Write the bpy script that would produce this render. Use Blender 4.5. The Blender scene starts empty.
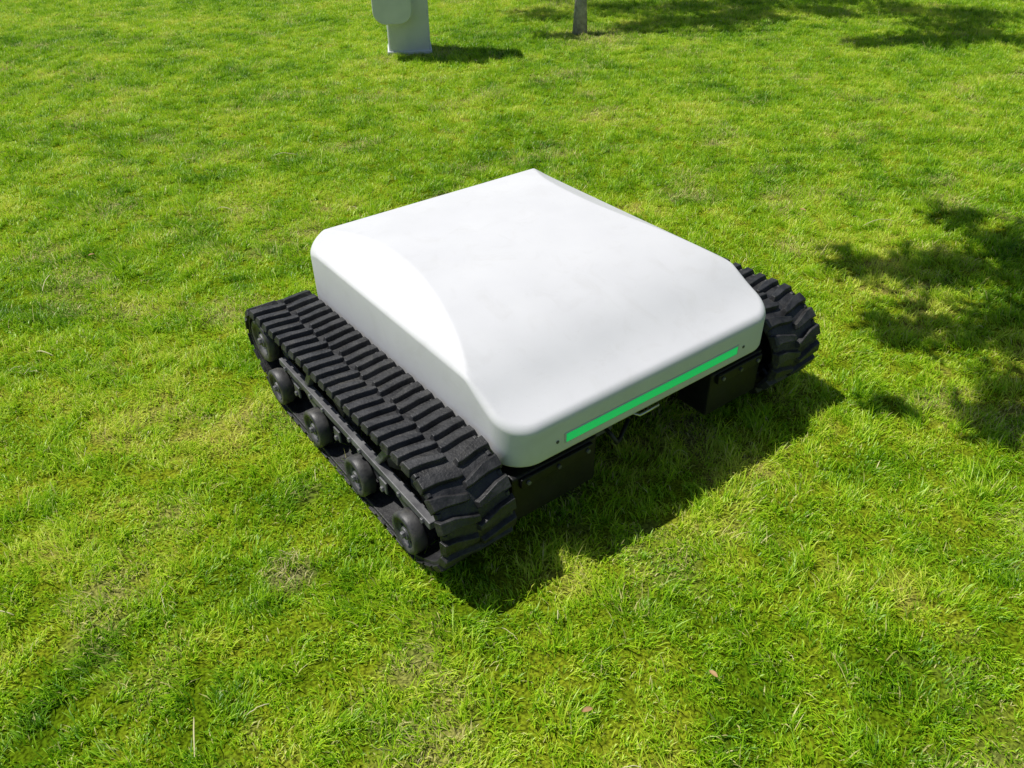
import bpy, bmesh, math, random
import numpy as np
from mathutils import Vector, Matrix, noise
random.seed(7); rng=np.random.default_rng(11)
sc=bpy.context.scene
GZ=-0.045
TZ=-0.028             # track assembly offset
SUN=(0.32,-0.42)      # shadow offset per metre of height

# ---------------------------------------------------------------- helpers
def link(o,parent=None):
    sc.collection.objects.link(o)
    if parent: o.parent=parent
    return o
def empty(name):
    e=bpy.data.objects.new(name,None); e.empty_display_size=.2; return link(e)
def mesh_obj(name,verts,faces,mat=None,parent=None,smooth=False):
    me=bpy.data.meshes.new(name); me.from_pydata([tuple(v) for v in verts],[],faces); me.update()
    if smooth: me.polygons.foreach_set('use_smooth',[True]*len(me.polygons))
    o=bpy.data.objects.new(name,me)
    if mat: me.materials.append(mat)
    return link(o,parent)
def add_bevel(o,w,seg=2):
    m=o.modifiers.new('bevel','BEVEL'); m.width=w; m.segments=seg; m.limit_method='ANGLE'; m.angle_limit=math.radians(35)
    return o
BOXF=[(0,3,2,1),(4,5,6,7),(0,1,5,4),(1,2,6,5),(2,3,7,6),(3,0,4,7)]
def boxv(x0,x1,y0,y1,z0,z1):
    return [(x0,y0,z0),(x1,y0,z0),(x1,y1,z0),(x0,y1,z0),(x0,y0,z1),(x1,y0,z1),(x1,y1,z1),(x0,y1,z1)]
def box(name,x0,x1,y0,y1,z0,z1,mat,parent,bev=.004):
    o=mesh_obj(name,boxv(x0,x1,y0,y1,z0,z1),BOXF,mat,parent)
    if bev: add_bevel(o,bev)
    return o
class Acc:
    def __init__(s): s.v=[];s.f=[]
    def add(s,v,f):
        n=len(s.v); s.v+=list(v); s.f+=[tuple(i+n for i in q) for q in f]
def bar(acc,p,q,x0,x1,w):
    p=Vector(p);q=Vector(q);d=(q-p).normalized();n=Vector((-d.y,d.x))*w/2
    c=[p-n,p+n,q+n,q-n]
    v=[(x0,a.x,a.y) for a in c]+[(x1,a.x,a.y) for a in c]
    acc.add(v,BOXF)
def lathe(acc,prof,cx,cy,cz,side,seg=40):
    vs=[];fs=[]
    for (r,o) in prof:
        for i in range(seg):
            a=2*math.pi*i/seg
            vs.append((cx+side*o,cy+r*math.cos(a),cz+r*math.sin(a)))
    for j in range(len(prof)-1):
        for i in range(seg):
            a=j*seg+i;b=j*seg+(i+1)%seg
            fs.append((a,b,b+seg,a+seg))
    acc.add(vs,fs)
def tube(acc,pts,rad,seg=10):
    pts=[Vector(p) for p in pts];vs=[];fs=[]
    for i,p in enumerate(pts):
        t=(pts[min(i+1,len(pts)-1)]-pts[max(i-1,0)]).normalized()
        a=t.orthogonal().normalized() if i==0 else (a-t*a.dot(t)).normalized()
        b=t.cross(a)
        for k in range(seg):
            w=2*math.pi*k/seg
            vs.append(p+(a*math.cos(w)+b*math.sin(w))*rad[i])
    for i in range(len(pts)-1):
        for k in range(seg):
            fs.append((i*seg+k,i*seg+(k+1)%seg,(i+1)*seg+(k+1)%seg,(i+1)*seg+k))
    fs.append(tuple(range(seg))[::-1]);fs.append(tuple((len(pts)-1)*seg+k for k in range(seg)))
    acc.add(vs,fs)

# ---------------------------------------------------------------- materials
def mat(name):
    m=bpy.data.materials.new(name);m.use_nodes=True
    nt=m.node_tree;b=nt.nodes['Principled BSDF'];return m,nt,b
def N(nt,t,**k):
    n=nt.nodes.new(t)
    for a,v in k.items(): setattr(n,a,v)
    return n
def noisy(name,c1,c2,scale,rough=(.5,.6),bump=0,bscale=200,metal=0,detail=6,bdist=.002,spec=.5):
    m,nt,b=mat(name);L=nt.links
    tc=N(nt,'ShaderNodeTexCoord')
    n=N(nt,'ShaderNodeTexNoise');n.inputs['Scale'].default_value=scale;n.inputs['Detail'].default_value=detail
    L.new(tc.outputs['Object'],n.inputs['Vector'])
    r=N(nt,'ShaderNodeValToRGB');r.color_ramp.elements[0].color=(*c1,1);r.color_ramp.elements[1].color=(*c2,1)
    r.color_ramp.elements[0].position=.35;r.color_ramp.elements[1].position=.7
    L.new(n.outputs['Fac'],r.inputs['Fac']);L.new(r.outputs['Color'],b.inputs['Base Color'])
    mr=N(nt,'ShaderNodeMapRange');mr.inputs['To Min'].default_value=rough[0];mr.inputs['To Max'].default_value=rough[1]
    L.new(n.outputs['Fac'],mr.inputs['Value']);L.new(mr.outputs['Result'],b.inputs['Roughness'])
    b.inputs['Metallic'].default_value=metal
    b.inputs['Specular IOR Level'].default_value=spec
    if bump:
        n2=N(nt,'ShaderNodeTexNoise');n2.inputs['Scale'].default_value=bscale;n2.inputs['Detail'].default_value=4
        L.new(tc.outputs['Object'],n2.inputs['Vector'])
        bp=N(nt,'ShaderNodeBump');bp.inputs['Strength'].default_value=bump;bp.inputs['Distance'].default_value=bdist
        L.new(n2.outputs['Fac'],bp.inputs['Height']);L.new(bp.outputs['Normal'],b.inputs['Normal'])
    return m
def overlay(m,lo,hi,amount,color,scale,scale2=None):
    """dust / smudges mixed over the base colour"""
    nt=m.node_tree;b=nt.nodes['Principled BSDF'];L=nt.links
    src=b.inputs['Base Color'].links[0].from_socket
    tc=N(nt,'ShaderNodeTexCoord')
    s1=N(nt,'ShaderNodeTexNoise');s1.inputs['Scale'].default_value=scale;s1.inputs['Detail'].default_value=9;s1.inputs['Roughness'].default_value=.7;s1.inputs['Distortion'].default_value=1.2
    L.new(tc.outputs['Object'],s1.inputs['Vector'])
    m1=N(nt,'ShaderNodeMapRange');m1.inputs['From Min'].default_value=lo;m1.inputs['From Max'].default_value=hi;m1.inputs['To Max'].default_value=amount
    L.new(s1.outputs['Fac'],m1.inputs['Value']);fac=m1.outputs['Result']
    if scale2:
        s2=N(nt,'ShaderNodeTexNoise');s2.inputs['Scale'].default_value=scale2;s2.inputs['Detail'].default_value=2
        L.new(tc.outputs['Object'],s2.inputs['Vector'])
        m2=N(nt,'ShaderNodeMapRange');m2.inputs['From Min'].default_value=.70;m2.inputs['From Max'].default_value=.76;m2.inputs['To Max'].default_value=.5
        L.new(s2.outputs['Fac'],m2.inputs['Value'])
        ad=N(nt,'ShaderNodeMath',operation='MAXIMUM');L.new(fac,ad.inputs[0]);L.new(m2.outputs['Result'],ad.inputs[1]);fac=ad.outputs[0]
    mxs=N(nt,'ShaderNodeMix',data_type='RGBA');L.new(fac,mxs.inputs[0]);L.new(src,mxs.inputs[6]);mxs.inputs[7].default_value=(*color,1)
    L.new(mxs.outputs[2],b.inputs['Base Color'])
M_shell=noisy('white_gelcoat',(.605,.607,.62),(.635,.637,.648),7,(.5,.62),.3,500,bdist=.001,spec=.22)
overlay(M_shell,.52,.72,.24,(.48,.47,.45),9,210)
M_rubber=noisy('black_rubber',(.010,.010,.011),(.034,.034,.036),28,(.38,.7),.6,140,bdist=.003,spec=.5)
overlay(M_rubber,.52,.74,.45,(.10,.095,.08),14)
M_black=noisy('black_painted_steel',(.006,.006,.007),(.014,.014,.015),14,(.4,.6),.25,120,spec=.3)
M_grey=noisy('dark_grey_steel',(.06,.06,.066),(.15,.15,.155),20,(.35,.6),.3,150)
M_wheel=noisy('roller_polyurethane',(.025,.025,.027),(.075,.075,.075),40,(.4,.6),.2,200)
overlay(M_wheel,.50,.70,.5,(.15,.14,.11),20)
M_silver=noisy('zinc_steel',(.45,.45,.45),(.6,.6,.6),60,(.25,.4),metal=1)
M_post=noisy('painted_metal_pale',(.56,.59,.59),(.66,.68,.69),6,(.45,.6),.15,80)
M_joint=noisy('dark_joint',(.06,.06,.065),(.09,.09,.09),30)
M_led,nt,b=mat('green_led_diffuser')
b.inputs['Base Color'].default_value=(.01,.45,.12,1);b.inputs['Roughness'].default_value=.35
b.inputs['Emission Color'].default_value=(.0,.68,.16,1);b.inputs['Emission Strength'].default_value=.42
M_bark=noisy('tree_bark',(.26,.24,.22),(.50,.47,.43),30,(.8,.95),.8,60,bdist=.006)

# ---------------------------------------------------------------- camera (at standing height)
f,th,yaw,roll=794.2,.6298,.6374,-.0128
F=Vector((math.sin(yaw)*math.cos(th),math.cos(yaw)*math.cos(th),-math.sin(th)))
R=Vector((math.cos(yaw),-math.sin(yaw),0));U=R.cross(F)
R2=R*math.cos(roll)+U*math.sin(roll);U2=-R*math.sin(roll)+U*math.cos(roll)
cam=bpy.data.cameras.new('camera');co=link(bpy.data.objects.new('camera',cam))
Mx=Matrix((R2,U2,-F)).transposed().to_4x4();Mx.translation=Vector((-1.2875,-1.6757,1.5));co.matrix_world=Mx
cam.sensor_width=36;cam.lens=f/1024*36;cam.clip_start=.05;cam.clip_end=500
sc.camera=co

# ---------------------------------------------------------------- robot
robot=empty('tracked_robot')
S,YF,YR=.474,-.572,.480
ZB=.228
def spline(xs,ys):
    xs=np.array(xs,float);ys=np.array(ys,float)
    n=len(xs);h=np.diff(xs);A=np.eye(n);bb=np.zeros(n)
    for i in range(1,n-1):
        A[i,i-1]=h[i-1];A[i,i]=2*(h[i-1]+h[i]);A[i,i+1]=h[i]
        bb[i]=3*((ys[i+1]-ys[i])/h[i]-(ys[i]-ys[i-1])/h[i-1])
    c=np.linalg.solve(A,bb)
    def ev(x):
        i=int(np.clip(np.searchsorted(xs,x)-1,0,n-2));d=x-xs[i]
        bq=(ys[i+1]-ys[i])/h[i]-h[i]*(2*c[i]+c[i+1])/3;dd=(c[i+1]-c[i])/(3*h[i])
        return ys[i]+bq*d+c[i]*d*d+dd*d**3
    return ev
zt=spline([-.60,-.572,-.52,-.47,-.42,-.36,-.28,-.18,-.05,.1,.25,.36,.49],[.330,.338,.355,.376,.401,.426,.448,.464,.474,.479,.477,.470,.455])
insf=spline([-.60,-.42,-.317,-.204,-.088,.06,.2,.3,.372,.42,.49],[-.06,.001,.042,.080,.110,.136,.138,.126,.108,.088,.055])
ZE=.414
RFc,RRc=.085,.045
def outline():
    pts=[]
    cs=[(-S+RFc,YF+RFc,RFc,math.pi,1.5*math.pi),(S-RFc,YF+RFc,RFc,1.5*math.pi,2*math.pi),
        (S-RRc,YR-RRc,RRc,0,.5*math.pi),(-S+RRc,YR-RRc,RRc,.5*math.pi,math.pi)]
    for i,(cx,cy,r,a0,a1) in enumerate(cs):
        for k in range(25):
            a=a0+(a1-a0)*k/24;pts.append((cx+r*math.cos(a),cy+r*math.sin(a)))
        nx=cs[(i+1)%4];e=(nx[0]+nx[2]*math.cos(nx[3]),nx[1]+nx[2]*math.sin(nx[3]));s=pts[-1]
        for k in range(1,110):
            t=k/110;pts.append((s[0]+(e[0]-s[0])*t,s[1]+(e[1]-s[1])*t))
    return pts
def sdf(x,y):
    r=RFc if y<-.05 else RRc
    cx,cy=0,(YF+YR)/2;hx,hy=S,(YR-YF)/2
    qx=abs(x-cx)-hx+r;qy=abs(y-cy)-hy+r
    return math.hypot(max(qx,0),max(qy,0))+min(max(qx,qy),0)-r
def sstep(a,b,x):
    t=min(1,max(0,(x-a)/(b-a)));return t*t*(3-2*t)
def ztop(x,y):
    a=zt(y);ic=insf(y);ins=S-abs(x)
    z=a
    if a>ZE and ic>.001:
        bq=ZE+(a-ZE)*ins/ic
        k=.003;h=max(k-abs(a-bq),0)/k
        z=min(a,bq)-h*h*k*.25
    d=max(0,-sdf(x,y));rf=.020-.011*sstep(-.46,-.36,y)+.010*sstep(.40,.45,y)
    if d<rf: z-=rf-math.sqrt(max(0,rf*rf-(rf-d)**2))
    return z
O=outline();n=len(O);V=[];Fc=[]
ts=[0,.0006,.002,.004,.007,.011,.016,.022,.028,.035,.045]+list(np.linspace(.055,.985,130))
for t in ts:
    for (x,y) in O:
        X=x*(1-t);Y=-.06+(y+.06)*(1-t);V.append((X,Y,ztop(X,Y)))
V.append((0,-.06,ztop(0,-.06)))
for j in range(len(ts)-1):
    for i in range(n):
        Fc.append((j*n+i,j*n+(i+1)%n,(j+1)*n+(i+1)%n,(j+1)*n+i))
for i in range(n): Fc.append(((len(ts)-1)*n+i,(len(ts)-1)*n+(i+1)%n,len(V)-1))
lv=[(0,.5),(0,.93),(-.0012,.985),(-.004,1.0),(-.02,1.0)]
prev=0
for (ins,fr) in lv:
    base=len(V)
    for i,(x,y) in enumerate(O):
        z0=V[i][2];q=1+ins/.45
        V.append((x*q,-.06+(y+.06)*q,z0+(ZB-z0)*fr))
    for i in range(n): Fc.append((prev+(i+1)%n,prev+i,base+i,base+(i+1)%n))
    prev=base
Fc.append(tuple(prev+i for i in range(n))[::-1])
shell=mesh_obj('shell_cover',V,Fc,M_shell,robot,True)

yl=YF
box('led_frame',-.316,.316,yl-.0015,yl+.01,.252,.284,noisy('led_bezel',(.42,.44,.45),(.48,.48,.50),10),robot,.001)
box('led_strip',-.310,.310,yl-.003,yl+.01,.2555,.2805,M_led,robot,.001)
a=Acc()
for x in(-.337,.337):
    z=.268;vs=[];seg=14
    for rr,o in((.0045,.002),(.0045,.0035),(.002,.004)):
        for k in range(seg):
            w=2*math.pi*k/seg;vs.append((x+rr*math.cos(w),yl-o+.0015,z+rr*math.sin(w)))
    fs=[(j*seg+k,j*seg+(k+1)%seg,(j+1)*seg+(k+1)%seg,(j+1)*seg+k) for j in range(2) for k in range(seg)]
    fs.append(tuple(2*seg+k for k in range(seg)));a.add(vs,fs)
mesh_obj('led_screws',a.v,a.f,M_joint,robot)

# chassis
box('chassis',-.43,.43,-.44,.42,.075,.30,M_black,robot,.006)
box('front_motor_housing_a',-.462,-.19,-.555,-.445,.055,.20,M_black,robot,.006)
box('front_motor_housing_b',.24,.462,-.555,-.445,.055,.20,M_black,robot,.006)
box('front_cross_member',-.185,.235,-.475,-.445,.19,.225,M_black,robot,.003)
box('housing_bracket_a',-.44,-.21,-.566,-.5555,.165,.195,M_black,robot,.003)
box('housing_bracket_b',.26,.45,-.566,-.5555,.165,.195,M_black,robot,.003)
box('bumper_plate',-.12,.17,-.50,-.4755,.195,.222,M_black,robot,.003)
a=Acc()
for x in(-.42,-.325,-.23,.28,.355,.43):
    seg=6;vs=[]
    for o in(0,.005):
        for k in range(seg):
            w=2*math.pi*k/seg;vs.append((x+.006*math.cos(w),-.5662-o,.18+.006*math.sin(w)))
    a.add(vs,[(k,(k+1)%seg,seg+(k+1)%seg,seg+k) for k in range(seg)]+[tuple(seg+k for k in range(seg))])
mesh_obj('bracket_bolts',a.v,a.f,M_grey,robot)
a=Acc()
tube(a,[(-.04,-.49,.19),(-.04,-.53,.186),(-.03,-.545,.185),(.04,-.545,.185),(.05,-.53,.186),(.05,-.49,.19)],[.005]*6,10)
mesh_obj('tow_handle',a.v,a.f,M_silver,robot,True)
box('charge_socket',-.13,-.07,-.49,-.4455,.12,.165,M_grey,robot,.004)
a=Acc();tube(a,[(-.10,-.49,.14),(-.10,-.515,.135),(-.09,-.53,.11),(-.05,-.50,.08),(.02,-.46,.09)],[.006]*5,8)
mesh_obj('socket_cable',a.v,a.f,M_rubber,robot,True)
for sx in(-.445,.445):
    box('axle_beam',min(sx,sx*1.25),max(sx,sx*1.25),-.1,.1,.11,.18,M_black,robot,.004)

# ---- tracks
circ=[(-.452,.170,.124),(-.425,.076,.059),(.356,.076,.059),(.455,.192,.076)]
pts=[]
for (cy,cz,r) in circ:
    for k in range(96):
        w=2*math.pi*k/96;pts.append((cy+r*math.cos(w),cz+TZ+r*math.sin(w)))
def hull(P):
    P=sorted(set(P))
    def half(Q):
        h=[]
        for p in Q:
            while len(h)>1 and (h[-1][0]-h[-2][0])*(p[1]-h[-2][1])-(h[-1][1]-h[-2][1])*(p[0]-h[-2][0])<=0:h.pop()
            h.append(p)
        return h[:-1]
    return half(P)+half(P[::-1])
H=np.array(hull(pts));Hc=np.vstack([H,H[:1]])
seg=np.hypot(*np.diff(Hc,axis=0).T);cum=np.r_[0,np.cumsum(seg)];LT=cum[-1]
NP=52;pitch=LT/NP
def at(s):
    s=s%LT;y=np.interp(s,cum,Hc[:,0]);z=np.interp(s,cum,Hc[:,1]);return y,z
def frame(s):
    y,z=at(s);y2,z2=at(s+.012);y1,z1=at(s-.012)
    t=Vector((y2-y1,z2-z1)).normalized();nn=Vector((t.y,-t.x))
    return Vector((y,z)),t,nn
def P(s,o):
    p,t,nn=frame(s);q=p+nn*o;return q.x,q.y
def make_track(side,name):
    sx=side
    xo,xi=.680,.486
    a=Acc();NS=NP*6
    sec=[(xo,.0),(xo,.013),(xo-.004,.016),(xi+.004,.016),(xi,.013),(xi,.0)]
    vs=[];fs=[]
    for i in range(NS):
        s=LT*i/NS
        for (x,o) in sec:
            y,z=P(s,o);vs.append((sx*x,y,z))
    m=len(sec)
    for i in range(NS):
        for k in range(m):
            fs.append((i*m+k,i*m+(k+1)%m,((i+1)%NS)*m+(k+1)%m,((i+1)%NS)*m+k))
    a.add(vs,fs)
    def lug(s0,st,h):
        vs=[];nx=len(st);dr=1 if st[-1][0]>st[0][0] else -1
        for j,(x,sh,wb,wt) in enumerate(st):
            for (ds,o) in((-wb/2,.010),(-wt/2,h),(wt/2,h),(wb/2,.010)):
                xx=x
                if o==h and j==0: xx+=.006*dr
                if o==h and j==nx-1: xx-=.006*dr
                y,z=P(s0+sh+ds,o);vs.append((sx*xx,y,z))
        fs=[]
        for j in range(nx-1):
            for k in range(4):
                fs.append((j*4+k,j*4+(k+1)%4,(j+1)*4+(k+1)%4,(j+1)*4+k))
        fs.append((3,2,1,0));fs.append(tuple((nx-1)*4+k for k in range(4)))
        a.add(vs,fs)
    for i in range(NP):
        s=LT*i/NP
        jw=random.uniform(-.001,.001);h=.030+random.uniform(-.0015,.0008)
        e=.006 if i%2 else -.004        # alternate lug length, as on a moulded agricultural belt
        lug(s+jw,[(xo+.009,-.003,.036,.024),(.650-e,-.001,.033,.021),(.602-e,.010,.026,.014),(.582-e,.012,.022,.011)],h)
        lug(s+jw+pitch*.5,[(xi-.008,-.003,.036,.024),(.518+e,-.001,.033,.021),(.566+e,.010,.026,.014),(.586+e,.012,.022,.011)],h)
        lug(s+jw+pitch*.5,[(xo+.004,-.003,.017,.010),(.664,-.002,.016,.009)],.020)
        lug(s+jw,[(xi-.002,-.003,.017,.010),(.504,-.002,.016,.009)],.020)
    for i in range(NP):
        s=LT*i/NP
        vs=[]
        for x in(.57,.60):
            for(ds,o)in((-.014,.001),(-.007,-.022),(.007,-.022),(.014,.001)):
                y,z=P(s+ds,o);vs.append((sx*x,y,z))
        a.add(vs,[(0,1,2,3),(7,6,5,4),(0,4,5,1),(1,5,6,2),(2,6,7,3),(3,7,4,0)])
    o=mesh_obj(name+'_belt',a.v,a.f,M_rubber,robot)
    bm=bmesh.new();bm.from_mesh(o.data);bmesh.ops.recalc_face_normals(bm,faces=bm.faces);bm.to_mesh(o.data);bm.free()
    add_bevel(o,.002,2)
    t=Acc();hb=Acc();mt=Acc()
    def roller(y,z,r,xc,w):
        z+=TZ
        for sgn in(1,-1):
            lathe(t,[(r*.66,w/2-.009),(r*.72,w/2-.001),(r*.92,w/2),(r,w/2-.005),(r,0)],sx*xc,y,z,sx*sgn)
            lathe(hb,[(.0001,w/2-.006),(r*.30,w/2-.006),(r*.34,w/2-.014),(r*.58,w/2-.014),(r*.67,w/2-.008)],sx*xc,y,z,sx*sgn)
            lathe(mt,[(.0001,w/2+.006),(r*.13,w/2+.006),(r*.16,w/2+.003),(r*.16,w/2-.006)],sx*xc,y,z,sx*sgn,6)
            lathe(mt,[(r*.16,w/2-.003),(r*.28,w/2-.003),(r*.30,w/2-.008)],sx*xc,y,z,sx*sgn,24)
            for k in range(5):     # hub bolts
                w_=2*math.pi*k/5+.3
                lathe(mt,[(.0001,w/2-.009),(.0035,w/2-.009),(.0035,w/2-.015)],sx*xc,y+r*.46*math.cos(w_),z+r*.46*math.sin(w_),sx*sgn,6)
    for i in range(4):
        y=-.414+i*.2567
        roller(y,.076,.058,.674,.040);roller(y,.076,.058,.525,.036)
    roller(.455,.192,.070,.662,.034);roller(.455,.192,.070,.52,.034)
    roller(.02,.232,.028,.62,.05)
    mesh_obj(name+'_roller_tyres',t.v,t.f,M_wheel,robot,True)
    mesh_obj(name+'_roller_hubs',hb.v,hb.f,M_grey,robot,True)
    mesh_obj(name+'_roller_bolts',mt.v,mt.f,M_grey,robot)
    sp=Acc();nt_=15;r0,r1=.088,.112
    prof2=[]
    for k in range(nt_):
        for q,rr in((0,r0),(.3,r0),(.42,r1),(.68,r1),(.8,r0)):
            w=2*math.pi*(k+q)/nt_;prof2.append((rr*math.cos(w)-.452,rr*math.sin(w)+.170+TZ))
    m=len(prof2);vs=[]
    for x in(.565,.605):
        vs+=[(sx*x,y,z) for y,z in prof2]
    fs=[(k,(k+1)%m,(k+1)%m+m,k+m) for k in range(m)]+[tuple(range(m)),tuple(range(m,2*m))[::-1]]
    sp.add(vs,fs);mesh_obj(name+'_sprocket',sp.v,sp.f,M_black,robot)
    hb=Acc();lathe(hb,[(.0001,.03),(.035,.03),(.04,.022),(.055,.02),(.06,0)],sx*.605,-.452,.170+TZ,sx)
    lathe(hb,[(.0001,.09),(.045,.09),(.05,.08),(.05,0)],sx*.565,-.452,.170+TZ,-sx)
    mesh_obj(name+'_sprocket_hub',hb.v,hb.f,M_black,robot,True)
    fr=Acc()
    def B(p,q,xa,xb,w):
        bar(fr,(p[0],p[1]+TZ),(q[0],q[1]+TZ),min(sx*xa,sx*xb),max(sx*xa,sx*xb),w)
    B((.36,.162),(-.50,.154),.664,.640,.022)
    B((.30,.15),(-.34,.17),.598,.556,.06)
    B((.34,.158),(.455,.192),.636,.620,.03)
    for i in(0,2):
        y=-.414+i*.2567;ym=y+.128
        for (p,q) in(((y,.079),(ym,.142)),((y+.2567,.079),(ym,.142))):
            B(p,q,.641,.651,.036)
            B(p,q,.585,.592,.030)
    for ym in(-.286,-.03,.228):          # suspension brackets under the rail
        B((ym,.150),(ym,.112),.672,.666,.036)
    B((.02,.232),(.02,.15),.60,.575,.03)
    B((.20,.15),(.13,.250),.657,.637,.020)
    B((-.22,.15),(-.30,.250),.657,.637,.020)
    B((-.34,.16),(-.452,.170),.62,.607,.035)
    o=mesh_obj(name+'_frame',fr.v,fr.f,M_grey,robot)
    bm=bmesh.new();bm.from_mesh(o.data);bmesh.ops.recalc_face_normals(bm,faces=bm.faces);bm.to_mesh(o.data);bm.free()
    add_bevel(o,.0025)
    bt=Acc()
    for y in(.31,.14,.06,-.10,-.157,-.36,-.47):
        lathe(bt,[(.0001,.006),(.007,.006),(.008,.004),(.008,0)],sx*.664,y,.158+.0093*y+TZ,sx,6)
    for y in(-.286,-.03,.228):
        lathe(bt,[(.0001,.006),(.007,.006),(.008,.004),(.008,0)],sx*.672,y,.122+TZ,sx,6)
    mesh_obj(name+'_frame_bolts',bt.v,bt.f,M_grey,robot)
make_track(-1,'track_a');make_track(1,'track_b')

# ---------------------------------------------------------------- ground
def grass_colour(nt,use_rnd):
    L=nt.links
    geo=N(nt,'ShaderNodeNewGeometry')
    def nz(scale,det=3,off=0):
        n=N(nt,'ShaderNodeTexNoise');n.inputs['Scale'].default_value=scale;n.inputs['Detail'].default_value=det
        mp=N(nt,'ShaderNodeMapping');mp.inputs['Location'].default_value=(off,off*.7,0);mp.inputs['Scale'].default_value=(1,1,0)
        L.new(geo.outputs['Position'],mp.inputs['Vector']);L.new(mp.outputs['Vector'],n.inputs['Vector']);return n.outputs['Fac']
    def math_(op,a,b_=None):
        m=N(nt,'ShaderNodeMath',operation=op)
        for i,v in enumerate((a,b_)):
            if v is None: continue
            if isinstance(v,(int,float)): m.inputs[i].default_value=v
            else: L.new(v,m.inputs[i])
        return m.outputs[0]
    big=nz(.9,3);mid=nz(4.5,6,5)
    v=math_('ADD',math_('MULTIPLY',big,.8),math_('MULTIPLY',mid,.95))
    v=math_('SUBTRACT',v,.305)
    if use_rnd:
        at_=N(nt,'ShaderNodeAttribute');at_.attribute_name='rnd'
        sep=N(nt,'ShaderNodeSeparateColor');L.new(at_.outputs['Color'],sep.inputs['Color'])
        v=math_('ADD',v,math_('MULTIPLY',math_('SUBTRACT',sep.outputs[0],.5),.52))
    r=N(nt,'ShaderNodeValToRGB');e=r.color_ramp.elements
    e[0].position=.22;e[0].color=(.10,.27,.005,1);e[1].position=.88;e[1].color=(.74,.78,.12,1)
    x=e.new(.46);x.color=(.30,.55,.010,1);x=e.new(.66);x.color=(.50,.71,.022,1)
    L.new(v,r.inputs['Fac']);col=r.outputs['Color']
    masks=[]
    for (x,y,rad) in((-.95,-.27,.07),(3.40,3.42,.42),(2.3,2.3,.10),(1.2,3.1,.22),(-.2,1.9,.15)):
        d=N(nt,'ShaderNodeVectorMath',operation='DISTANCE');d.inputs[1].default_value=(x,y,0)
        mp=N(nt,'ShaderNodeMapping');mp.inputs['Scale'].default_value=(1,1,0)
        L.new(geo.outputs['Position'],mp.inputs['Vector']);L.new(mp.outputs['Vector'],d.inputs[0])
        mr=N(nt,'ShaderNodeMapRange');mr.inputs['From Min'].default_value=rad*.2;mr.inputs['From Max'].default_value=rad*1.2;mr.inputs['To Min'].default_value=.6 if rad not in(.22,.15) else .25;mr.inputs['To Max'].default_value=0
        L.new(d.outputs['Value'],mr.inputs['Value']);masks.append(mr.outputs['Result'])
    mm=masks[0]
    for q in masks[1:]: mm=math_('MAXIMUM',mm,q)
    thin=N(nt,'ShaderNodeMapRange');thin.inputs['From Min'].default_value=.54;thin.inputs['From Max'].default_value=.72
    L.new(nz(2.6,6,20),thin.inputs['Value'])
    mm=math_('MAXIMUM',mm,math_('MULTIPLY',thin.outputs['Result'],.5))
    if use_rnd:
        g=N(nt,'ShaderNodeMath',operation='LESS_THAN');L.new(sep.outputs[1],g.inputs[0]);L.new(math_('ADD',math_('MULTIPLY',mm,.75),.035),g.inputs[1])
        mm=g.outputs[0]
    mix=N(nt,'ShaderNodeMix',data_type='RGBA');L.new(mm,mix.inputs[0]);L.new(col,mix.inputs[6]);mix.inputs[7].default_value=(.70,.65,.25,1)
    return mix.outputs[2]
M_ground,nt,b=mat('lawn_soil_gap_shade')
c=grass_colour(nt,False)
dk=N(nt,'ShaderNodeMix',data_type='RGBA',blend_type='MULTIPLY');dk.inputs[0].default_value=1  # darkens soil and thatch colour: painted shade for gaps between blades
geo=N(nt,'ShaderNodeNewGeometry');dd=N(nt,'ShaderNodeVectorMath',operation='DISTANCE');dd.inputs[1].default_value=(2,2,0)
nt.links.new(geo.outputs['Position'],dd.inputs[0])
mr=N(nt,'ShaderNodeMapRange');mr.inputs['From Min'].default_value=9;mr.inputs['From Max'].default_value=12
nt.links.new(dd.outputs['Value'],mr.inputs['Value'])
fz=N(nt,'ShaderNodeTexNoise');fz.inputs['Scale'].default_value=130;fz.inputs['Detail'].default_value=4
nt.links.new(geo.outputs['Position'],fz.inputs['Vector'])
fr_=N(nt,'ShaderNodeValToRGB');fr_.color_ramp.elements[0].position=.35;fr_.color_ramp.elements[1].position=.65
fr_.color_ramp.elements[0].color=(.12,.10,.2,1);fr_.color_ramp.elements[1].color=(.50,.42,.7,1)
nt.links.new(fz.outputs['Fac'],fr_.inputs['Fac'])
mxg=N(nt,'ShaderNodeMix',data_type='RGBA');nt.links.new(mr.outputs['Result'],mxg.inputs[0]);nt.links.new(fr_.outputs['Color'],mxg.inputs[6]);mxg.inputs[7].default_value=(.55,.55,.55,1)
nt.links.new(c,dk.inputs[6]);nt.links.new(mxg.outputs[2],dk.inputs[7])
nt.links.new(dk.outputs[2],b.inputs['Base Color']);b.inputs['Roughness'].default_value=1;b.inputs['Specular IOR Level'].default_value=0
g=mesh_obj('ground',[(-150,-150,GZ),(150,-150,GZ),(150,150,GZ),(-150,150,GZ)],[(0,1,2,3)],M_ground)

M_blade,nt,b=mat('grass_blade')
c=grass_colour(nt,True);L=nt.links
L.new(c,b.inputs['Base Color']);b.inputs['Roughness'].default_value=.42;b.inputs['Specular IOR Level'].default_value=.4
tr=N(nt,'ShaderNodeBsdfTranslucent');L.new(c,tr.inputs['Color'])
mx=N(nt,'ShaderNodeMixShader');mx.inputs[0].default_value=.40
L.new(b.outputs[0],mx.inputs[1]);L.new(tr.outputs[0],mx.inputs[2]);L.new(mx.outputs[0],nt.nodes['Material Output'].inputs['Surface'])

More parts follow.
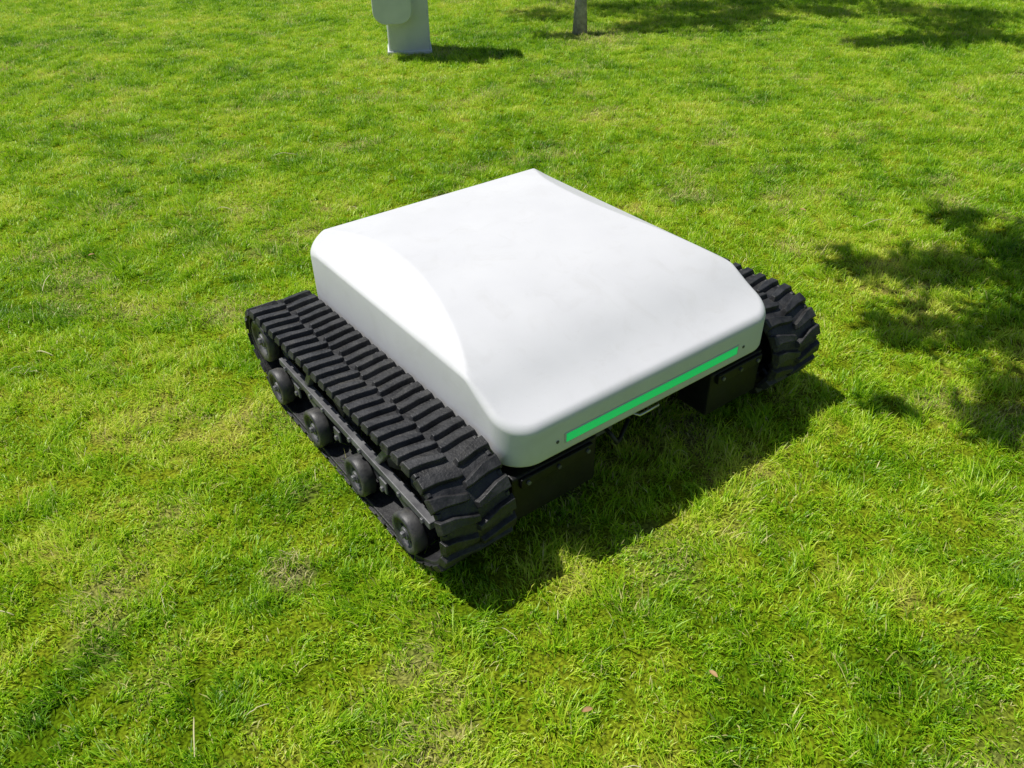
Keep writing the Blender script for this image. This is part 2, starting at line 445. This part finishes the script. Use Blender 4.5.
def grass_tile(name,seed,tufts=2300,per=13):
    r=np.random.default_rng(seed)
    nb=tufts*per
    tx=r.uniform(-.5,.5,tufts);ty=r.uniform(-.5,.5,tufts)
    vg=np.zeros(tufts);lx=np.zeros(tufts);ly=np.zeros(tufts)
    for k in range(14):
        kx,ky=r.integers(-6,7,2);ph,p2,p3=r.uniform(0,6.28,3)
        w_=2*np.pi*(kx*tx+ky*ty);vg+=np.sin(w_+ph);lx+=np.sin(w_+p2);ly+=np.sin(w_+p3)
    vg/=2.6;lx/=2.6;ly/=2.6
    th_=np.clip(.95+.25*vg,.5,1.55)*r.uniform(.65,1.3,tufts)
    lean=np.stack([lx,ly],1)*.32+r.normal(0,.25,(tufts,2))
    ti=np.repeat(np.arange(tufts),per)
    x=tx[ti]+r.normal(0,.010,nb);y=ty[ti]+r.normal(0,.010,nb)
    x=(x+.5)%1-.5;y=(y+.5)%1-.5
    ln=th_[ti]*r.uniform(.016,.042,nb);long_=r.random(nb)<.035;ln[long_]*=1.6
    w=r.uniform(.0008,.0017,nb)
    az=r.uniform(0,2*np.pi,nb);tilt=r.uniform(.2,1.2,nb)
    dx=np.cos(az)*np.sin(tilt)+lean[ti,0];dy=np.sin(az)*np.sin(tilt)+lean[ti,1];dz=np.cos(tilt)+.12
    nn=np.sqrt(dx*dx+dy*dy+dz*dz);dx/=nn;dy/=nn;dz/=nn
    wa=az+np.pi/2+r.normal(0,.5,nb);wx=np.cos(wa)*w;wy=np.sin(wa)*w
    V=np.zeros((nb,5,3))
    mx_=x+dx*ln*.5;my_=y+dy*ln*.5;mz=dz*ln*.55+.002
    ex=x+dx*ln*1.05;ey=y+dy*ln*1.05;ez=np.maximum(dz*ln*.92-.003,.002)
    V[:,0]=np.stack([x-wx,y-wy,np.full(nb,-.002)],1);V[:,1]=np.stack([x+wx,y+wy,np.full(nb,-.002)],1)
    V[:,2]=np.stack([mx_-wx*.9,my_-wy*.9,mz],1);V[:,3]=np.stack([mx_+wx*.9,my_+wy*.9,mz],1)
    V[:,4]=np.stack([ex,ey,ez],1)
    me=bpy.data.meshes.new(name)
    me.vertices.add(nb*5);me.vertices.foreach_set('co',V.reshape(-1))
    b0=np.arange(nb)*5
    idx=np.stack([b0,b0+1,b0+3,b0+2,b0+2,b0+3,b0+4],1).reshape(-1)
    me.loops.add(nb*7);me.loops.foreach_set('vertex_index',idx.astype(np.int32))
    me.polygons.add(nb*2)
    ls=np.stack([np.arange(nb)*7,np.arange(nb)*7+4],1).reshape(-1)
    me.polygons.foreach_set('loop_start',ls.astype(np.int32))
    me.update(calc_edges=True);me.validate()
    at_=me.color_attributes.new('rnd','FLOAT_COLOR','POINT')
    tr_=r.random(tufts)
    c1=np.clip(.5*tr_[ti]+.5*r.random(nb),0,1);c2=r.random(nb)
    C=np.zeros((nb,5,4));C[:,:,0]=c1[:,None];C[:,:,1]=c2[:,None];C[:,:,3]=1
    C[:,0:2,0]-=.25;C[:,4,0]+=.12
    at_.data.foreach_set('color',C.reshape(-1))
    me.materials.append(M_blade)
    return bpy.data.objects.new(name,me)
col=bpy.data.collections.new('grass_tufts')
for i in range(5): col.objects.link(grass_tile('grass_patch_%d'%i,100+i))
pts=[]
Ch=Vector((-1.2875,-1.6757));Fh=Vector((math.sin(yaw),math.cos(yaw)));Rh=Vector((Fh.y,-Fh.x))
for ix in range(-16,24):
    for iy in range(-14,24):
        p=Vector((ix+.5,iy+.5));d=p-Ch;fw=d.dot(Fh);r=abs(d.dot(Rh))
        if -1.5<fw<13 and r<3+fw*.75: pts.append((p.x,p.y,GZ))
me=bpy.data.meshes.new('grass');me.from_pydata(pts,[],[])
ra=me.attributes.new('rot','FLOAT','POINT');ra.data.foreach_set('value',[random.choice([0,1,2,3])*math.pi/2 for _ in pts])
ia=me.attributes.new('idx','INT','POINT');ia.data.foreach_set('value',[random.randrange(5) for _ in pts])
go=link(bpy.data.objects.new('grass',me))
ng=bpy.data.node_groups.new('grass_scatter','GeometryNodeTree')
ng.interface.new_socket('Geometry',in_out='INPUT',socket_type='NodeSocketGeometry');ng.interface.new_socket('Geometry',in_out='OUTPUT',socket_type='NodeSocketGeometry')
gi=ng.nodes.new('NodeGroupInput');gout=ng.nodes.new('NodeGroupOutput')
ci=ng.nodes.new('GeometryNodeCollectionInfo');ci.inputs['Collection'].default_value=col;ci.inputs['Separate Children'].default_value=True;ci.inputs['Reset Children'].default_value=True
ip=ng.nodes.new('GeometryNodeInstanceOnPoints');ip.inputs['Pick Instance'].default_value=True
a1=ng.nodes.new('GeometryNodeInputNamedAttribute');a1.data_type='FLOAT';a1.inputs['Name'].default_value='rot'
a2=ng.nodes.new('GeometryNodeInputNamedAttribute');a2.data_type='INT';a2.inputs['Name'].default_value='idx'
cx=ng.nodes.new('ShaderNodeCombineXYZ')
l=ng.links;l.new(gi.outputs[0],ip.inputs['Points']);l.new(ci.outputs[0],ip.inputs['Instance'])
def out(n): return [s for s in n.outputs if s.enabled and s.name=='Attribute'][0]
l.new(out(a2),ip.inputs['Instance Index']);l.new(out(a1),cx.inputs['Z']);l.new(cx.outputs[0],ip.inputs['Rotation']);l.new(ip.outputs[0],gout.inputs[0])
md=go.modifiers.new('scatter','NODES');md.node_group=ng

# dry strands & fallen leaves
M_straw=noisy('dry_straw',(.55,.50,.25),(.72,.66,.40),9,(.7,.9))
a=Acc()
def strand(x,y,az,ln,h=.012,w=.0016):
    pp=[];k=6;cv=random.uniform(-.5,.5)
    px_,py_=x,y
    for i in range(k+1):
        pp.append((px_,py_,GZ+.026+h*math.sin(math.pi*i/k)+random.uniform(-.002,.002)))
        px_+=math.cos(az)*ln/k;py_+=math.sin(az)*ln/k;az+=cv/k
    tube(a,pp,[w*.6]+[w]*(k-1)+[w*.4],5)
for (x,y,az,ln) in((-1.13,1.62,1.2,.14),(-1.2,1.1,2.2,.08),(1.9,-.0,-.2,.16),(-1.52,-.02,2.4,.05),(-1.30,-.62,1.2,.09),(.3,2.4,2.5,.13),(-.25,1.9,2.4,.09)):
    strand(x,y,az,ln)
for i in range(150):
    fw=random.uniform(.3,8);r=random.uniform(-1,1)*(.8+fw*.7);p=Ch+Fh*fw+Rh*r
    if abs(p.x)<.75 and abs(p.y)<.65: continue
    strand(p.x,p.y,random.uniform(0,6.28),random.uniform(.015,.05),.005,random.uniform(.0006,.0011))
for i in range(14):
    p=(-.95+random.gauss(0,.025),-.27+random.gauss(0,.025));strand(p[0],p[1],random.uniform(0,6.28),random.uniform(.015,.035),.003,.0007)
mesh_obj('dry_grass_clippings',a.v,a.f,M_straw)
M_fallen=noisy('fallen_leaf_brown',(.30,.17,.07),(.45,.28,.12),20,(.6,.8))
a=Acc()
for (x,y,sz) in((-.62,-1.02,.013),(-1.56,-.55,.010),(1.8,.25,.016),(-.35,-1.12,.012),(.95,-1.2,.010),(-.9,1.8,.014)):
    az=random.uniform(0,6.28);vs=[];m=7
    for side in(-1,0,1):
        for k in range(m):
            u=k/(m-1);wv=math.sin(math.pi*u)**.8*.45
            lx=(u-.5)*2*sz;ly=side*wv*sz
            vs.append((x+lx*math.cos(az)-ly*math.sin(az),y+lx*math.sin(az)+ly*math.cos(az),GZ+.036+abs(side)*sz*.25+.3*sz*math.sin(3*u)))
    a.add(vs,[(j*m+k,j*m+k+1,(j+1)*m+k+1,(j+1)*m+k) for j in range(2) for k in range(m-1)])
mesh_obj('fallen_leaves',a.v,a.f,M_fallen,None,True)

# ---------------------------------------------------------------- post with enclosure
post=empty('utility_post');post.location=(1.95,3.96,GZ);post.rotation_euler=(0,0,-yaw+.12)
def rbox(name,x0,x1,y0,y1,z0,z1,m,bev):
    o=mesh_obj(name,boxv(x0,x1,y0,y1,z0,z1),BOXF,m,post);add_bevel(o,bev,4);return o
rbox('column',-.160,.160,-.02,.24,.0,1.45,M_post,.02)
rbox('base_flange',-.17,.17,-.03,.25,-.01,.03,M_post,.005)
def rounded_plate(name,x0,x1,z0,z1,r,y0,y1,m):
    pr=[]
    for (cx_,cz_,a0) in((x0+r,z0+r,math.pi),(x1-r,z0+r,1.5*math.pi),(x1-r,z1-r,0),(x0+r,z1-r,.5*math.pi)):
        for k in range(13):
            w=a0+math.pi/2*k/12;pr.append((cx_+r*math.cos(w),cz_+r*math.sin(w)))
    m_=len(pr);vs=[(x,y0,z) for x,z in pr]+[(x,y1,z) for x,z in pr]
    fs=[(k,(k+1)%m_,(k+1)%m_+m_,k+m_)[::-1] for k in range(m_)]+[tuple(range(m_)),tuple(range(m_,2*m_))[::-1]]
    o=mesh_obj(name,vs,fs,m,post);add_bevel(o,.008,3);return o
rounded_plate('enclosure_box',-.245,.03,.25,1.2,.09,-.12,-.021,M_post)
rounded_plate('enclosure_lid',-.25,.035,.245,1.205,.095,-.15,-.126,M_post)
rounded_plate('enclosure_gasket',-.235,.02,.26,1.19,.085,-.126,-.12,M_joint)

# ---------------------------------------------------------------- trees
M_leaf,nt,b=mat('tree_leaf')
oi=N(nt,'ShaderNodeTexCoord');n_=N(nt,'ShaderNodeTexNoise');n_.inputs['Scale'].default_value=3
nt.links.new(oi.outputs['Object'],n_.inputs['Vector'])
r_=N(nt,'ShaderNodeValToRGB');r_.color_ramp.elements[0].color=(.03,.08,.012,1);r_.color_ramp.elements[1].color=(.09,.17,.025,1)
nt.links.new(n_.outputs['Fac'],r_.inputs['Fac']);nt.links.new(r_.outputs['Color'],b.inputs['Base Color']);b.inputs['Roughness'].default_value=.5
def tree(name,base,top,rad,clumps,leaf=.045):
    e=empty(name);e.location=(base[0],base[1],GZ)
    B=Vector((base[0],base[1],GZ));a=Acc();T=Vector(top)-B
    pp=[];rr=[]
    for i in range(9):
        t=i/8;p=T*t+Vector((math.sin(t*5)*.03,math.cos(t*4)*.03-.03,0));pp.append(p);rr.append(rad*(1-.45*t)*(1+.5*max(0,.12-t)/.12))
    tube(a,pp,rr,16)
    lv=[];lf=[]
    for (x,y,z,cr,cnt) in clumps:
        C=Vector((x,y,z))-B
        t0=random.uniform(.65,1);s=T*t0
        mid=s.lerp(C,.5)+Vector((0,0,.12*(C-s).length))
        q=[s*(1-t)**2+mid*2*t*(1-t)+C*t*t for t in np.linspace(0,1,8)]
        tube(a,q,list(np.linspace(rad*.3,.005,8)),8)
        for k in range(9):
            d=Vector((random.gauss(0,1),random.gauss(0,1),random.gauss(0,.6)));d=d.normalized()*cr*random.uniform(.5,1)
            tube(a,[C,C+d*.5+Vector((0,0,.03)),C+d],[.005,.003,.002],5)
            for j in range(int(cnt/9)):
                u=random.random()**.7;c=C+d*u+Vector([random.gauss(0,cr*.22) for _ in range(3)])
                ax=Vector([random.gauss(0,1) for _ in range(3)]).normalized();bx=ax.orthogonal().normalized()
                bx=Matrix.Rotation(random.uniform(0,6.28),3,ax)@bx;l_=leaf*random.uniform(.7,1.2);w_=l_*.45
                n0=len(lv);lv+= [c-ax*l_,c+bx*w_-ax*l_*.1,c+ax*l_,c-bx*w_-ax*l_*.1];lf.append((n0,n0+1,n0+2,n0+3))
    mesh_obj('trunk_and_limbs',a.v,a.f,M_bark,e,True)
    mesh_obj('foliage',lv,lf,M_leaf,e)
def lift(gx,gy,h): return (gx-SUN[0]*h,gy-SUN[1]*h,GZ+h)
cl=[]
for (gx,gy,cr,h,c) in((3.2,3.65,.22,2.5,260),(3.85,3.45,.30,2.6,550),(4.25,3.4,.36,2.7,850),(4.65,3.3,.38,2.9,950),(5.1,3.1,.38,3.1,950),(5.7,2.8,.4,3.4,900),(4.9,3.7,.5,3.8,1100),(5.5,3.6,.5,4.1,1200),(4.4,4.2,.5,4.2,900),(3.6,4.3,.45,3.6,500),(6.2,3.3,.5,3.6,900),(4.3,5.0,.5,3.4,500),(6.6,4.2,.5,3.9,500)):
    cl.append((*lift(gx,gy,h),cr,c))
tree('tree',(3.38,3.62),(3.62,4.1,3.2),.042,cl)
cl=[]
for (gx,gy,cr,h,c) in((2.35,-.18,.15,2.9,130),(1.60,-.22,.20,2.6,210),(1.75,-.34,.22,2.6,280),(1.25,-.58,.14,2.5,140),(1.52,-.76,.27,2.6,440),(1.0,-1.08,.16,2.5,170),(.82,-.82,.09,2.4,60),(1.9,-.47,.22,2.8,300),(2.1,-.62,.24,2.8,310),(2.3,-.5,.26,2.9,370),(1.85,-.88,.26,2.7,400),(1.75,-1.05,.26,2.7,350),(1.2,-1.0,.18,2.6,160),(1.35,-1.35,.27,2.6,300),(2.2,-1.0,.3,2.9,430),
    (2.8,-1.6,.4,3.2,400),(3.4,-2.2,.5,3.5,500),(3.9,-3.0,.5,3.6,500),(3.0,-3.4,.5,3.4,500),(2.3,-2.6,.45,3.2,400),(4.4,-2.2,.5,3.8,500),(3.6,-1.3,.45,3.5,400)):
    cl.append((*lift(gx,gy,h),cr,c))
tree('tree.001',(2.5,-1.6),(2.3,-1.35,2.5),.08,cl)
cl=[]
for (gx,gy,cr,h,c) in((4.9,1.98,.25,3.0,380),(5.3,1.75,.35,3.0,750),(5.7,1.5,.4,3.1,900),(6.0,1.8,.4,3.2,900),(6.5,1.9,.5,3.6,1100),(6.2,2.5,.45,3.5,800),(7.2,1.2,.5,3.8,700),(6.6,.8,.5,3.4,700),(7.6,2.0,.5,3.9,700),(5.9,.9,.35,3.1,600)):
    cl.append((*lift(gx,gy,h),cr,c))
tree('tree.002',(7.0,.6),(6.6,1.1,2.8),.08,cl)

# ---------------------------------------------------------------- light
el=math.atan(1/math.hypot(*SUN));az=math.atan2(-SUN[0],-SUN[1])
w=bpy.data.worlds.new('World');sc.world=w;w.use_nodes=True
bg=w.node_tree.nodes['Background'];sk=w.node_tree.nodes.new('ShaderNodeTexSky');sk.sky_type='NISHITA';sk.sun_disc=False
sk.sun_elevation=el;sk.sun_rotation=az;w.node_tree.links.new(sk.outputs[0],bg.inputs[0]);bg.inputs[1].default_value=.075
sl=bpy.data.lights.new('sun','SUN');sl.energy=4.95;sl.angle=math.radians(.53);sl.color=(1,.97,.91)
so=link(bpy.data.objects.new('sun',sl));so.location=(-3,4,9)
so.rotation_euler=Vector((SUN[0],SUN[1],-1)).to_track_quat('-Z','Y').to_euler()
sc.view_settings.view_transform='Standard';sc.view_settings.look='None';sc.view_settings.exposure=0
